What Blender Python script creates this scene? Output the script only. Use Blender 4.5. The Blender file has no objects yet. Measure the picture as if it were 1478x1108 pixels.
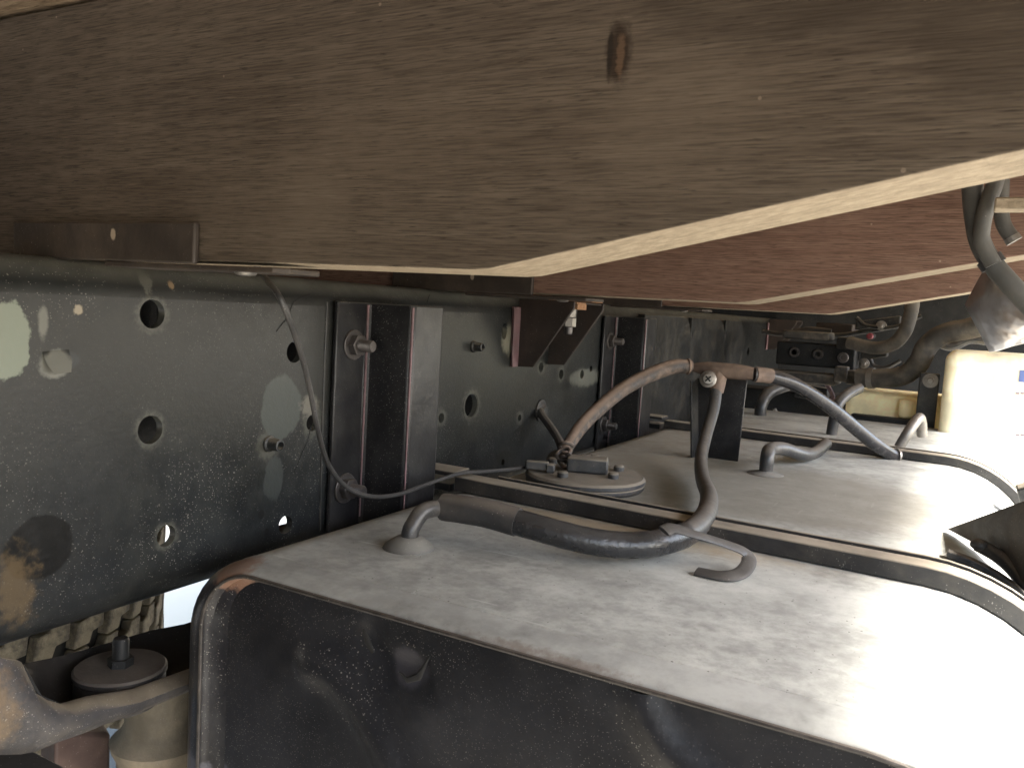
import bpy, bmesh, math, random
from mathutils import Vector as V, Matrix, geometry
random.seed(7)
R = math.radians
S = bpy.context.scene
COL = S.collection

# ------------------------------------------------------------------ camera, light, exposure
F, PX, PY = 1195.0, 739.0, 554.0             # focal length and centre of the photograph, in its pixels
CAM = V((.4668, 0, .2029))
AX = V((.87345, .09492, -.47758)); AY = V((.48339, -.05119, .87391)); AZ = V((.05850, -.99417, -.09060))
right = V((AX[0], AY[0], AZ[0])); down = V((AX[1], AY[1], AZ[1])); fwd = V((AX[2], AY[2], AZ[2]))
cd = bpy.data.cameras.new('camera'); co = bpy.data.objects.new('camera', cd); COL.objects.link(co)
m = Matrix.Identity(4)
for i in range(3):
    m[i][0] = right[i]; m[i][1] = -down[i]; m[i][2] = -fwd[i]; m[i][3] = CAM[i]
co.matrix_world = m
cd.sensor_width = 36; cd.lens = F / 1478 * 36
cd.clip_start = .01; cd.clip_end = 500
cd.dof.use_dof = True; cd.dof.focus_distance = .72; cd.dof.aperture_fstop = 30
S.camera = co
S.view_settings.view_transform = 'Standard'; S.view_settings.look = 'None'
S.view_settings.exposure = 3.05; S.view_settings.gamma = 1

SUN_EL, SUN_AZ = R(46.5), R(88)                # azimuth from +Y towards +X
w = bpy.data.worlds.new('World'); S.world = w; w.use_nodes = True
nt = w.node_tree; sky = nt.nodes.new('ShaderNodeTexSky'); sky.sky_type = 'NISHITA'; sky.sun_disc = False
sky.sun_elevation = SUN_EL; sky.sun_rotation = SUN_AZ; sky.dust_density = 3; sky.air_density = 1.0; sky.ozone_density = 1
nt.links.new(sky.outputs[0], nt.nodes['Background'].inputs[0]); nt.nodes['Background'].inputs[1].default_value = .13
ld = bpy.data.lights.new('sun', 'SUN'); ld.energy = 3.7; ld.angle = R(10); ld.color = (1, .95, .87)
lo = bpy.data.objects.new('sun', ld); COL.objects.link(lo)
sd = V((math.sin(SUN_AZ) * math.cos(SUN_EL), math.cos(SUN_AZ) * math.cos(SUN_EL), math.sin(SUN_EL)))
lo.rotation_euler = sd.to_track_quat('Z', 'Y').to_euler(); lo.location = sd * 10
S.cycles.max_bounces = 8; S.cycles.diffuse_bounces = 6

# ------------------------------------------------------------------ measuring: a sight line met with a real plane of the truck
def at(px, py, ax, val):
    d = right * (px - PX) + down * (py - PY) + fwd * F
    i = 'xyz'.index(ax)
    return CAM + d * ((val - CAM[i]) / d[i])

# ------------------------------------------------------------------ materials
class N:
    def __init__(s, name):
        s.m = bpy.data.materials.new(name); s.m.use_nodes = True; s.t = s.m.node_tree
        s.b = s.t.nodes['Principled BSDF']
        s.co = s.t.nodes.new('ShaderNodeTexCoord').outputs['Object']
    def new(s, k, ins={}, **kw):
        n = s.t.nodes.new(k)
        for a, v in kw.items(): setattr(n, a, v)
        for a, v in ins.items(): s.put(n.inputs[a], v)
        return n
    def put(s, sock, v):
        if isinstance(v, bpy.types.NodeSocket): s.t.links.new(v, sock)
        else:
            if isinstance(v, (tuple, list, V)) and len(v) == 3 and sock.type == 'RGBA': v = (*v, 1)
            sock.default_value = v
    def math(s, op, a, b=0.0, c=None, clamp=False):
        n = s.new('ShaderNodeMath', {0: a, 1: b}, operation=op, use_clamp=clamp)
        if c is not None: s.put(n.inputs[2], c)
        return n.outputs[0]
    def ramp(s, x, lo, hi, a=0.0, b=1.0):
        return s.new('ShaderNodeMapRange', {0: x, 1: lo, 2: hi, 3: a, 4: b}, interpolation_type='SMOOTHSTEP').outputs[0]
    def scale(s, sc, loc=(0, 0, 0)):
        return s.new('ShaderNodeMapping', {'Vector': s.co, 'Scale': V(sc), 'Location': V(loc)}).outputs[0]
    def noise(s, sc, det=4, rough=.55, vec=None, dist=0):
        return s.new('ShaderNodeTexNoise', {'Vector': vec if vec is not None else s.co, 'Scale': sc, 'Detail': det, 'Roughness': rough, 'Distortion': dist}).outputs['Fac']
    def mix(s, f, a, b):
        n = s.new('ShaderNodeMix', data_type='RGBA')
        s.put(n.inputs[0], f); s.put(n.inputs[6], a); s.put(n.inputs[7], b)
        return n.outputs[2]
    def specks(s, scale, size, share):
        v = s.new('ShaderNodeTexVoronoi', {'Vector': s.co, 'Scale': scale, 'Randomness': 1.0})
        sep = s.new('ShaderNodeSeparateColor', {0: v.outputs['Color']})
        a = s.math('LESS_THAN', v.outputs['Distance'], s.math('MULTIPLY', sep.outputs[1], size))
        return s.math('MULTIPLY', a, s.math('LESS_THAN', sep.outputs[0], share))
    def blot(s, cen, rad, amp=.35, nsc=60, soft=.12):
        d = s.new('ShaderNodeVectorMath', {0: s.co, 1: V(cen)}, operation='SUBTRACT').outputs[0]
        d = s.new('ShaderNodeVectorMath', {0: d, 1: V([1 / r for r in rad])}, operation='MULTIPLY').outputs[0]
        l = s.new('ShaderNodeVectorMath', {0: d}, operation='LENGTH').outputs['Value']
        l = s.math('ADD', l, s.math('MULTIPLY', s.math('SUBTRACT', s.noise(nsc, 5, .65), .5), amp * 2))
        return s.ramp(l, 1 + soft, 1 - soft)
    def up(s):
        g = s.new('ShaderNodeNewGeometry').outputs['Normal']
        return s.new('ShaderNodeSeparateXYZ', {0: g}).outputs[2]
    def bump(s, h, strength, dist=.001):
        return s.new('ShaderNodeBump', {'Height': h, 'Strength': strength, 'Distance': dist}).outputs[0]

def painted(name, base, dust, rough=.45, lie=.75, film=.25, specks=.5, metal=0, patches=(), bump=.25, spec=.5, mottle=14, big=0.0, grime=False):
    n = N(name)
    c = n.mix(n.ramp(n.noise(mottle, 6, .6), .35, .7), base, [x * 1.7 + .004 for x in base])
    d = n.noise(mottle * 2.3, 7, .68)
    f = n.math('MULTIPLY', n.ramp(d, .38, .72), film)
    settle = n.math('MULTIPLY', n.ramp(n.up(), .25, .9), n.ramp(n.noise(40, 7, .6), .18, .5, .55 * lie, lie))
    f = n.math('MAXIMUM', f, settle)
    c = n.mix(f, c, n.mix(n.ramp(n.noise(26, 8, .66), .34, .66), [x * .78 for x in dust], [x * 1.12 for x in dust]))
    if grime:                                           # fine dust texture, run marks, scratches and grit
        c = n.mix(n.ramp(n.noise(130, 8, .7), .40, .66, 0, .35), c, [x * .45 for x in dust])
        c = n.mix(n.ramp(n.noise(7, 6, .6), .46, .66, 0, .45), c, [x * 1.3 for x in dust])
        for sc_, lo_t in (((9, 160, 160), .70), ((150, 12, 150), .72), ((60, 90, 30), .74)):
            c = n.mix(n.ramp(n.noise(1, 2, .5, n.scale(sc_)), lo_t, lo_t + .03, 0, .35), c, [x * 1.45 for x in dust])
        c = n.mix(n.math('MULTIPLY', n.specks(330, .22, .12), .7), c, (.05, .045, .04))
    r = n.math('ADD', n.math('MULTIPLY', f, .93 - rough), rough, clamp=True)
    r = n.math('ADD', r, n.math('MULTIPLY', n.math('SUBTRACT', n.noise(90, 4), .5), .25), clamp=True)
    if specks:
        k = n.math('MAXIMUM', n.specks(900, .36, .30 * specks), n.specks(420, .24, .09 * specks))
        k = n.math('MULTIPLY', k, n.ramp(n.noise(16, 3), .32, .62))
        c = n.mix(n.math('MULTIPLY', k, .5), c, (.34, .32, .29))
    for p in patches:
        mk = n.blot(p[0], p[1], p[3] if len(p) > 3 else .3, p[4] if len(p) > 4 else 60, p[5] if len(p) > 5 else .08)
        mk = n.math('MULTIPLY', mk, p[6] if len(p) > 6 else 1.0)
        c = n.mix(mk, c, p[2])
    n.put(n.b.inputs['Base Color'], c); n.put(n.b.inputs['Roughness'], r)
    n.b.inputs['Metallic'].default_value = metal; n.b.inputs['Specular IOR Level'].default_value = spec
    h = n.math('ADD', n.noise(260, 4, .6), n.math('MULTIPLY', n.noise(18, 3), 4 * (1 + big)))
    n.put(n.b.inputs['Normal'], n.bump(h, bump, .0012))
    return n.m

def wood(name, dark, mid, light, dusty=.3, patches=(), coarse=1.0):
    n = N(name)
    fine = n.noise(1, 5, .6, n.scale((44, 300, 1250)), 0)
    band = n.noise(1, 4, .55, n.scale((5, 40, 170)), 0)
    pore = n.noise(1, 2, .5, n.scale((80, 700, 1500)))
    c = n.mix(n.ramp(band, .3, .7), mid, light)
    c = n.mix(n.ramp(fine, .40, .66, 0, .75), c, dark)
    c = n.mix(n.ramp(pore, .61, .70, 0, .75), c, [x * .45 for x in dark])
    hair = n.noise(1, 2, .5, n.scale((38, 500, 620), (3, 7, 1)))
    c = n.mix(n.ramp(hair, .66, .74, 0, .40), c, [x * 1.7 for x in light])
    bl = n.noise(9, 6, .62)
    c = n.mix(n.ramp(bl, .45, .75, 0, dusty), c, [x * 1.35 for x in light])
    k = n.math('MULTIPLY', n.specks(120, .11, .10), .4)
    c = n.mix(k, c, [min(.5, x * 2.6) for x in light])
    for p in patches:
        mk = n.blot(p[0], p[1], p[3] if len(p) > 3 else .35, p[4] if len(p) > 4 else 90, p[5] if len(p) > 5 else .25)
        mk = n.math('MULTIPLY', mk, p[6] if len(p) > 6 else 1.0)
        c = n.mix(mk, c, p[2])
    n.put(n.b.inputs['Base Color'], c); n.b.inputs['Roughness'].default_value = .78; n.b.inputs['Specular IOR Level'].default_value = .25
    n.put(n.b.inputs['Normal'], n.bump(n.math('ADD', fine, n.math('MULTIPLY', pore, -.8)), .35, .0008))
    return n.m

def raw_wood(name, a, b):
    n = N(name)
    c = n.mix(n.ramp(n.noise(1, 5, .65, n.scale((120, 260, 200))), .35, .7), a, b)
    c = n.mix(n.ramp(n.noise(1, 3, .6, n.scale((260, 500, 400))), .62, .72, 0, .6), c, [x * .5 for x in a])
    n.put(n.b.inputs['Base Color'], c); n.b.inputs['Roughness'].default_value = .85; n.b.inputs['Specular IOR Level'].default_value = .2
    n.put(n.b.inputs['Normal'], n.bump(n.noise(420, 4, .65), .5, .0015))
    return n.m

DUST = (.27, .235, .18); GDUST = (.29, .275, .235)
STEEL = painted('dusty_black_steel', (.011, .012, .013), DUST, .42, .7, .14, .8, spec=.35)
DARK = painted('dark_steel', (.007, .008, .009), (.10, .085, .07), .6, .35, .08, .3, spec=.3)
BROWNSTEEL = painted('brown_primed_steel', (.017, .0125, .0105), (.12, .075, .05), .55, .35, .22, .25)
PINK = painted('pink_primer_and_glint', (.115, .062, .068), (.22, .18, .18), .5, .3, .6, .6, mottle=40)  # primer colour, also the painted-on highlight of the post edges
RUBBER = painted('dusty_rubber', (.020, .020, .021), (.22, .185, .15), .5, .5, .2, .3, bump=.35, big=-1)
BROWNHOSE = painted('mud_coated_hose', (.028, .024, .022), (.25, .18, .135), .6, .95, .62, .3, bump=.5, big=-1, mottle=30)
PIPE = painted('grey_coated_pipe', (.022, .023, .025), (.22, .19, .155), .34, .40, .22, .5, bump=.3, big=-1)
ZINC = painted('zinc_plated_steel', (.22, .21, .195), (.24, .20, .16), .38, .4, .5, .2, metal=.75)
BOLT = painted('dark_bolt_steel', (.06, .055, .055), (.22, .19, .16), .32, .5, .25, .3, metal=.5)
CREAM = painted('cream_plastic', (.88, .77, .47), (.75, .62, .38), .4, .2, .2, .1, bump=.1)
WHITE = painted('white_plastic', (.88, .81, .58), (.75, .68, .46), .4, .15, .12, 0, bump=.08)
_k = at(893, 76, 'y', .3098); _k = (_k.x, 0, _k.z - .2186)
KNOT_AND_SHADE = [((_k[0], 0, _k[2]), (.0050, .05, .0118), (.030, .020, .013), .75, 170, .35),
        ((_k[0] + .0008, 0, _k[2] - .001), (.0016, .05, .0085), (.105, .066, .040), 1.0, 420, .3, .8),
        ((_k[0] - .0036, 0, _k[2]), (.0012, .05, .009), (.018, .013, .009), .9, 240, .5)]
for px_, py_, ra_, rb_ in ((1120, -25, .050, .020), (1290, 5, .030, .012), (1455, 55, .024, .020)):  # shade of the bed edge, painted into the wood as dark blots
    q_ = at(px_, py_, 'y', .3098); KNOT_AND_SHADE.append(((q_.x, 0, q_.z - .2186), (ra_, .05, rb_), (.040, .030, .021), .45, 30, .25, .5))
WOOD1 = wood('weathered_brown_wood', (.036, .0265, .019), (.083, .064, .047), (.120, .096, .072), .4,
             KNOT_AND_SHADE)
WOOD2 = wood('reddish_brown_wood', (.080, .044, .032), (.185, .110, .080), (.230, .146, .108), .15)
RAW = raw_wood('raw_cut_wood', (.27, .22, .155), (.41, .34, .245))
SHIM = raw_wood('orange_shim_wood', (.27, .15, .085), (.38, .23, .135))
PLANK = wood('pale_plank', (.13, .09, .055), (.26, .19, .12), (.33, .25, .17), .3)

# ------------------------------------------------------------------ mesh helpers
def smooth(o, ang=35):
    me = o.data
    for p in me.polygons: p.use_smooth = True
    me.set_sharp_from_angle(angle=R(ang))

class MB:
    def __init__(s): s.bm = bmesh.new(); s.mi = 0
    def face(s, vs):
        try:
            f = s.bm.faces.new(vs); f.material_index = s.mi; return f
        except ValueError: return None
    def ring(s, pts): return [s.bm.verts.new(p) for p in pts]
    def bridge(s, a, b, closed=True):
        n = len(a)
        for i in range(n if closed else n - 1):
            j = (i + 1) % n
            s.face((a[i], a[j], b[j], b[i]))
    def loft(s, rings, caps=True, closed=True):
        rs = [s.ring(r) for r in rings]
        for a, b in zip(rs, rs[1:]): s.bridge(a, b, closed)
        if caps and closed: s.face(list(reversed(rs[0]))); s.face(rs[-1])
        return rs
    def box(s, a, b):
        x0, y0, z0 = a; x1, y1, z1 = b
        s.loft([[(x0, y0, z0), (x1, y0, z0), (x1, y1, z0), (x0, y1, z0)], [(x0, y0, z1), (x1, y0, z1), (x1, y1, z1), (x0, y1, z1)]])
    def obox(s, c, ax, ay, az):
        c, ax, ay, az = V(c), V(ax), V(ay), V(az)
        s.loft([[c - ax - ay + k * az, c + ax - ay + k * az, c + ax + ay + k * az, c - ax + ay + k * az] for k in (-1, 1)])
    def prism(s, pts, d):
        d = V(d); s.loft([[V(p) for p in pts], [V(p) + d for p in pts]])
    def tube(s, pts, r, seg=12, up=None, flat=1.0, caps=True):
        """pts: world points, r: radius or list of radii; flat<1 squeezes along 'up'"""
        n = len(pts); pts = [V(p) for p in pts]
        T = [(pts[min(i + 1, n - 1)] - pts[max(i - 1, 0)]).normalized() for i in range(n)]
        u = V(up) if up is not None else (V((0, 0, 1)) if abs(T[0].z) < .9 else V((1, 0, 0)))
        rings = []
        for i in range(n):
            if up is not None: u = V(up)
            u = (u - T[i] * u.dot(T[i])).normalized(); v = T[i].cross(u)
            rr = r[i] if isinstance(r, (list, tuple)) else r
            rings.append([pts[i] + (u * math.cos(a) * flat + v * math.sin(a)) * rr for a in [2 * math.pi * k / seg for k in range(seg)]])
        s.loft(rings, caps)
    def lathe(s, base, axis, prof, seg=24, caps=True):
        """prof: (radius, height) along axis"""
        ax = V(axis).normalized(); u = ax.orthogonal().normalized(); v = ax.cross(u); base = V(base)
        s.loft([[base + ax * h + (u * math.cos(2 * math.pi * k / seg) + v * math.sin(2 * math.pi * k / seg)) * max(rr, 1e-5) for k in range(seg)] for rr, h in prof], caps)
    def sphere(s, c, r, sc=(1, 1, 1)):
        mm = Matrix.Translation(V(c)) @ Matrix.Diagonal((*[r * q for q in sc], 1))
        bmesh.ops.create_icosphere(s.bm, subdivisions=2, radius=1, matrix=mm)
    def build(s, name, mat, parent=None, base=None, bevel=0, ang=35, seg=2):
        if parent is not None: base = V(parent['_b'])
        base = V(base) if base is not None else V((0, 0, 0))
        bmesh.ops.recalc_face_normals(s.bm, faces=s.bm.faces)
        bmesh.ops.translate(s.bm, verts=s.bm.verts, vec=-base)
        me = bpy.data.meshes.new(name); s.bm.to_mesh(me); s.bm.free()
        for q in (mat if isinstance(mat, (list, tuple)) else [mat]): me.materials.append(q)
        o = bpy.data.objects.new(name, me); COL.objects.link(o)
        smooth(o, ang)
        o['_b'] = tuple(base)
        if parent is not None: o.parent = parent
        else: o.location = base
        if bevel:
            b = o.modifiers.new('bevel', 'BEVEL'); b.width = bevel; b.segments = seg; b.limit_method = 'ANGLE'; b.angle_limit = R(40)
        return o

def curve(pts, n=8):
    """Catmull-Rom through points"""
    P = [V(p) for p in pts]; P = [P[0] * 2 - P[1]] + P + [P[-1] * 2 - P[-2]]; out = []
    for i in range(1, len(P) - 2):
        a, b, c, d = P[i - 1:i + 3]
        for k in range(n):
            t = k / n
            out.append(.5 * ((2 * b) + (c - a) * t + (2 * a - 5 * b + 4 * c - d) * t * t + (3 * b - a - 3 * c + d) * t ** 3))
    return out + [P[-2]]

def tag(o, label, cat, group=None, kind=None):
    if label: o['label'] = label
    if cat: o['category'] = cat
    if group: o['group'] = group
    if kind: o['kind'] = kind
    return o
def thing(name, base, label, cat, group=None):
    o = bpy.data.objects.new(name, None); COL.objects.link(o); o.location = V(base); o['_b'] = tuple(V(base)); o.empty_display_size = .02
    return tag(o, label, cat, group)
def copy_tree(o, parent=None):
    c = o.copy(); COL.objects.link(c)
    if parent is not None: c.parent = parent
    for ch in [x for x in bpy.data.objects if x.parent == o]: copy_tree(ch, c)
    return c
def hexpts(c, ax, r, rot=0):
    ax = V(ax).normalized(); u = ax.orthogonal().normalized(); v = ax.cross(u)
    return [V(c) + (u * math.cos(R(60 * k + rot)) + v * math.sin(R(60 * k + rot))) * r for k in range(6)]

# ------------------------------------------------------------------ ground
GZ = -.62
n = N('pale_dusty_ground')
c = n.mix(n.ramp(n.noise(3, 8, .6), .3, .7), (.20, .186, .16), (.285, .265, .225))
c = n.mix(n.specks(60, .5, .3), c, (.22, .2, .17))
n.put(n.b.inputs['Base Color'], c); n.b.inputs['Roughness'].default_value = .9
n.put(n.b.inputs['Normal'], n.bump(n.noise(40, 8, .65), .6, .01))
b = MB(); b.face(b.ring([(-200, -200, GZ), (200, -200, GZ), (200, 200, GZ), (-200, 200, GZ)]))
tag(b.build('ground', n.m, base=(0, 0, GZ)), None, None, kind='structure')

n = N('sunlit_ground_colour'); n.put(n.b.inputs['Base Color'], n.mix(n.noise(5, 7, .6), (.90, .73, .50), (.97, .80, .56))); n.b.inputs['Roughness'].default_value = .85  # pale warm colour stands in for sunshine on the ground
b = MB(); b.box((-9, .95, GZ), (-1.10, 12, GZ + .012)); tag(b.build('sunlit_ground_slab', n.m, base=(-5, 2, GZ)), None, None, kind='structure')

# ------------------------------------------------------------------ frame rail (side member): web with real holes, rolled flanges
ZT, ZB, RC = .2175, -.013, .022
RAILDUST = (.235, .235, .20)
def P0(px, py): return at(px, py, 'x', 0)
def pp(px, py, ry, rz, col, *a):
    q = P0(px, py); return ((0, q.y, q.z), (.05, ry, rz), col, *a)
rail_patches = [
    ((0, .40, .150), (.05, .30, .050), (.0235, .0238, .0215), .45, 10, .5, .8), ((0, .80, .130), (.05, .12, .060), (.021, .022, .020), .45, 12, .5, .7),
    ((0, .30, .06), (.05, .05, .10), (.014, .015, .016), .6, 14, .5, .5),
    *[pp(a_, b_, r_ * k_, r_ * k_, (.085, .085, .072), .75, 170, .35, .6) for a_, b_, r_, k_ in ((680, 585, .0128, 1.35), (637, 603, .0052, 1.7), (781, 530, .0064, 1.5), (810, 540, .0066, 1.5), (840, 540, .0062, 1.5), (750, 603, .0042, 2), (220, 453, .0095, 1.2), (217, 620, .0095, 1.15), (240, 773, .0075, 1.2), (451, 610, .007, 1.6), (388, 640, .008, 1.5))],
    pp(5, 490, .016, .021, (.15, .17, .135), .6, 32, .05),
    pp(407, 588, .021, .026, (.050, .056, .052), .32, 40, .06),
    pp(395, 690, .010, .018, (.030, .034, .033), .5, 60, .08),
    pp(447, 585, .010, .008, (.17, .16, .135), .9, 160, .4, .7),
    pp(58, 790, .021, .019, (.003, .003, .003), .2, 45, .05, .95),
    pp(90, 520, .011, .006, (.03, .032, .034), .4, 90, .2, .8),
    pp(377, 742, .0035, .0035, (.008, .008, .008), .3, 150, .05),
    pp(385, 768, .0025, .0035, (.008, .008, .008), .3, 150, .05),
    pp(20, 850, .012, .02, (.13, .09, .045), 1.4, 120, .5, .4),
    pp(62, 465, .0028, .009, (.15, .15, .13), .6, 160, .4, .7),
    pp(113, 447, .0028, .0028, (.22, .19, .14), .8, 260, .3),
    pp(250, 412, .0022, .003, (.18, .13, .08), .8, 260, .3),
    pp(735, 490, .017, .016, (.23, .22, .165), .7, 130, .3, .55),
    pp(727, 660, .018, .008, (.014, .014, .012), .4, 150, .2, .9),
    pp(845, 545, .05, .012, (.17, .175, .15), .6, 60, .3, .6),
    pp(80, 525, .010, .008, (.17, .17, .15), .5, 90, .2, .7),
    pp(215, 405, .005, .007, (.10, .10, .085), 1.2, 260, .3, .6),
]
RAIL = painted('dusty_blue_black_rail_paint', (.0056, .0066, .0074), RAILDUST, .34, .4, .06, 1.35, patches=rail_patches, bump=.16, mottle=12, big=-.5, spec=.3)
rail = thing('frame_rail', (0, 0, 0), 'long dusty blue-black steel side member with round holes, left of the fuel tank', 'frame rail')
HOLES = [  # px, py, radius (metres), squash
    (220, 453, .0095, 1), (217, 620, .0095, 1), (240, 773, .0075, 1), (412, 757, .0075, 1), (425, 508, .0085, 1), (451, 610, .007, 1),
    (680, 585, .0128, 1), (637, 603, .0052, 1), (781, 530, .0064, 1), (810, 540, .0066, 1), (840, 540, .0062, 1), (750, 603, .0042, 1),
    (853, 532, .0045, 1), (1010, 510, .0095, 1), (1080, 507, .0105, 1), (728, 478, .006, 1.6), (726, 667, .0035, 1.2), (948, 523, .005, 1)]
Y0, Y1R = -.35, 2.42
def web(xpos, holes):
    pts = [(Y0, ZB + RC), (Y1R, ZB + RC), (Y1R, ZT - RC), (Y0, ZT - RC)]; ed = [(0, 1), (1, 2), (2, 3), (3, 0)]; loops = []
    for (y, z, r, q) in holes:
        k0 = len(pts); ns = 28
        pts += [(y + r * math.cos(2 * math.pi * k / ns), z + r * q * math.sin(2 * math.pi * k / ns)) for k in range(ns)]
        ed += [(k0 + k, k0 + (k + 1) % ns) for k in range(ns)]; loops.append((k0, ns))
    vs, _, fs, ov, _, _ = geometry.delaunay_2d_cdt([V(p) for p in pts], ed, [], 2, 1e-6)
    out = []
    for f in fs:
        cx = sum(vs[i].x for i in f) / 3; cz = sum(vs[i].y for i in f) / 3
        if not any(math.hypot(cx - y, (cz - z) / q) < r * .985 for (y, z, r, q) in holes): out.append(f)
    return vs, out
hol = [(P0(a, b_).y, P0(a, b_).z, r, q) for a, b_, r, q in HOLES]
vs, fs = web(0, hol)
b = MB()
for x in (0, -.006):
    r_ = b.ring([(x, v.x, v.y) for v in vs])
    for f in fs: b.face([r_[i] for i in f])
for (y, z, r, q) in hol:
    b.loft([[(x, y + rr * math.cos(2 * math.pi * k / 28), z + rr * q * math.sin(2 * math.pi * k / 28)) for k in range(28)] for x, rr in ((0, r), (-.006, r))], caps=False)
def build_web(o_b):
    # web and flanges share one mesh: C-section sweep for the rolled corners
    for sgn, zc, zo in ((1, ZT - RC, ZT), (-1, ZB + RC, ZB)):
        prof = [(-RC + RC * math.cos(a), zc + sgn * RC * math.sin(a)) for a in [R(90) * k / 8 for k in range(9)]] + [(-.07, zo)]
        inn = [(-RC + (RC - .006) * math.cos(a), zc + sgn * (RC - .006) * math.sin(a)) for a in [R(90) * k / 8 for k in range(9)]] + [(-.07, zo - sgn * .006)]
        o_b.loft([[(x, y, z) for x, z in prof + inn[::-1]] for y in (Y0, Y1R)])
build_web(b)
b.bm.normal_update()
webo = b.build('web', RAIL, rail)
# stubs, burrs, seam and cracks
for px, py in ((388, 640), (683, 500)):
    q = P0(px, py); b = MB()
    b.lathe(q - V((.002, 0, 0)), (1, 0, 0), [(.0064, 0), (.0064, .004), (.0048, .005), (.0046, .014), (.0031, .0145), (.0030, .009)], 16)
    b.build('threaded_stub', STEEL, rail)
def crack(pts, wd=.0006, name='paint_crack'):
    b = MB(); P = [P0(*p) + V((.0002, 0, 0)) for p in pts]
    b.tube(P, [wd * (.6 + .8 * random.random()) for _ in P], 5, up=(1, 0, 0), flat=.35)
    return b.build(name, CRACK, rail)
n = N('black_crack'); n.b.inputs['Base Color'].default_value = (.004, .004, .004, 1); n.b.inputs['Roughness'].default_value = .8; CRACK = n.m
crack([(447, 425), (432, 431), (423, 436), (418, 450), (412, 462), (408, 466), (399, 478)])
crack([(449, 614), (444, 636), (436, 652), (430, 668), (424, 682)])
crack([(620, 425), (618, 430), (616, 437)], .0005)
b = MB(); P = [P0(x, y) for x, y in ((472, 436), (468, 520), (464, 640), (461, 765))]
b.tube(P, .0011, 8); b.build('weld_seam', STEEL, rail)
# chip of peeled paint hanging off the web
b = MB(); q = P0(80, 524)
b.loft([[q + V(p) for p in ring] for ring in ([(0, -.008, .007), (0, .008, .008)], [(.003, -.007, 0), (.0035, .008, .001)], [(.0055, -.004, -.006), (.006, .006, -.005)])], caps=False, closed=False)
b.build('peeled_paint_flake', RAIL, rail)
# tall washers' stub ring around big hole
for (px, py, r) in ((680, 585, .0135),):
    q = P0(px, py); b = MB(); b.lathe(q, (1, 0, 0), [(r, -.002), (r + .0004, .0005), (r + .0035, .0004), (r + .0037, -.001)], 28, caps=False)
    b.build('hole_rim', RAIL, rail)
# rail end plates: the overlapping curved gusset plates further along
def gusset(ya, yb, x, zt):
    b = MB(); r = .055
    b.prism([(.0006, ya, .0), (.0006, yb, .0), (.0006, yb, zt - r)] + [(.0006, yb - r + r * math.cos(a), zt - r + r * math.sin(a)) for a in [R(90) * k / 7 for k in range(1, 8)]] + [(.0006, ya, zt)], (x, 0, 0))
    return b.build('gusset_plate', STEEL, rail, bevel=.0012)
gusset(1.26, 1.52, .012, .2065); gusset(1.53, 1.78, .008, .2055); gusset(1.79, 1.96, .005, .205)
b = MB(); b.box((-.07, Y1R, ZB), (.004, Y1R + .006, ZT)); b.build('end_plate', DARK, rail)

# the matching rail on the far side
rail2 = thing('frame_rail', (-.80, 0, 0), 'second side member across the chassis, only glimpsed dark through the holes', 'frame rail')
b = MB(); b.box((-.806, -.35, ZB), (-.80, 2.4, ZT)); b.box((-.80, -.35, ZT - .006), (-.73, 2.4, ZT)); b.box((-.80, -.35, ZB), (-.73, 2.4, ZB + .006))
b.build('channel', DARK, rail2)

for yy in (.98, 1.75):  # channels added as occluders so the rail holes stay dark
    xm = thing('added_cross_member', (-.4, yy, .1), 'dark channel joining both side members, %s one, added to darken the rail holes' % ('nearer' if yy < 1 else 'farther'), 'cross member', 'added cross members inside the frame')
    b = MB(); b.prism([(-.79, yy, -.01), (-.79, yy + .05, -.01), (-.79, yy + .05, .0), (-.79, yy + .006, .0), (-.79, yy + .006, .20), (-.79, yy + .05, .20), (-.79, yy + .05, .21), (-.79, yy, .21)], (.782, 0, 0)); b.build('channel', DARK, xm, bevel=.002)
# unseen rear wheel and mud flap, added behind the viewpoint to block light
mf = thing('added_mud_flap', (.33, -.33, -.5), 'black rubber mud flap added out of view to block light from behind', 'mud flap')
b = MB(); b.box((-.02, -.335, -.50), (.60, -.327, .19)); b.build('added_flap', RUBBER, mf, bevel=.002)
ar = thing('added_air_tank', (-.90, .95, -.16), 'dark air tank added beyond the far side member to darken a rail hole', 'air tank')  # cylinder added to shut the bright ground out of a rail hole
b = MB(); b.lathe((-.90, .66, -.065), (0, 1, 0), [(.03, 0), (.075, .015), (.092, .05), (.092, .58), (.075, .615), (.03, .63)], 32); b.build('cylinder', DARK, ar)
bk = thing('added_cross_member', (-.4, -.2, .1), 'dark plate added out of view between the side members to cut light', 'cross member', 'added cross members inside the frame')  # unseen plate, added to keep the beam's left end dark
b = MB(); b.box((-.79, -.21, -.30), (-.004, -.204, .212)); b.build('plate', DARK, bk, bevel=.001)
rw = thing('added_rear_wheel', (.33, -.75, -.27), 'rear truck wheel added out of view behind the mud flap, as light blocker', 'wheel')
b = MB(); b.lathe((.33, -.75, -.27), (1, 0, 0), [(.19, -.2), (.33, -.2), (.35, -.17), (.35, .17), (.33, .2), (.19, .2)], 40, caps=False); b.build('tyre', DARK, rw)
b = MB(); b.lathe((.33, -.75, -.27), (1, 0, 0), [(.19, -.2), (.05, -.1), (.05, .1), (.19, .2)], 32); b.build('rim', STEEL, rw)

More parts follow.
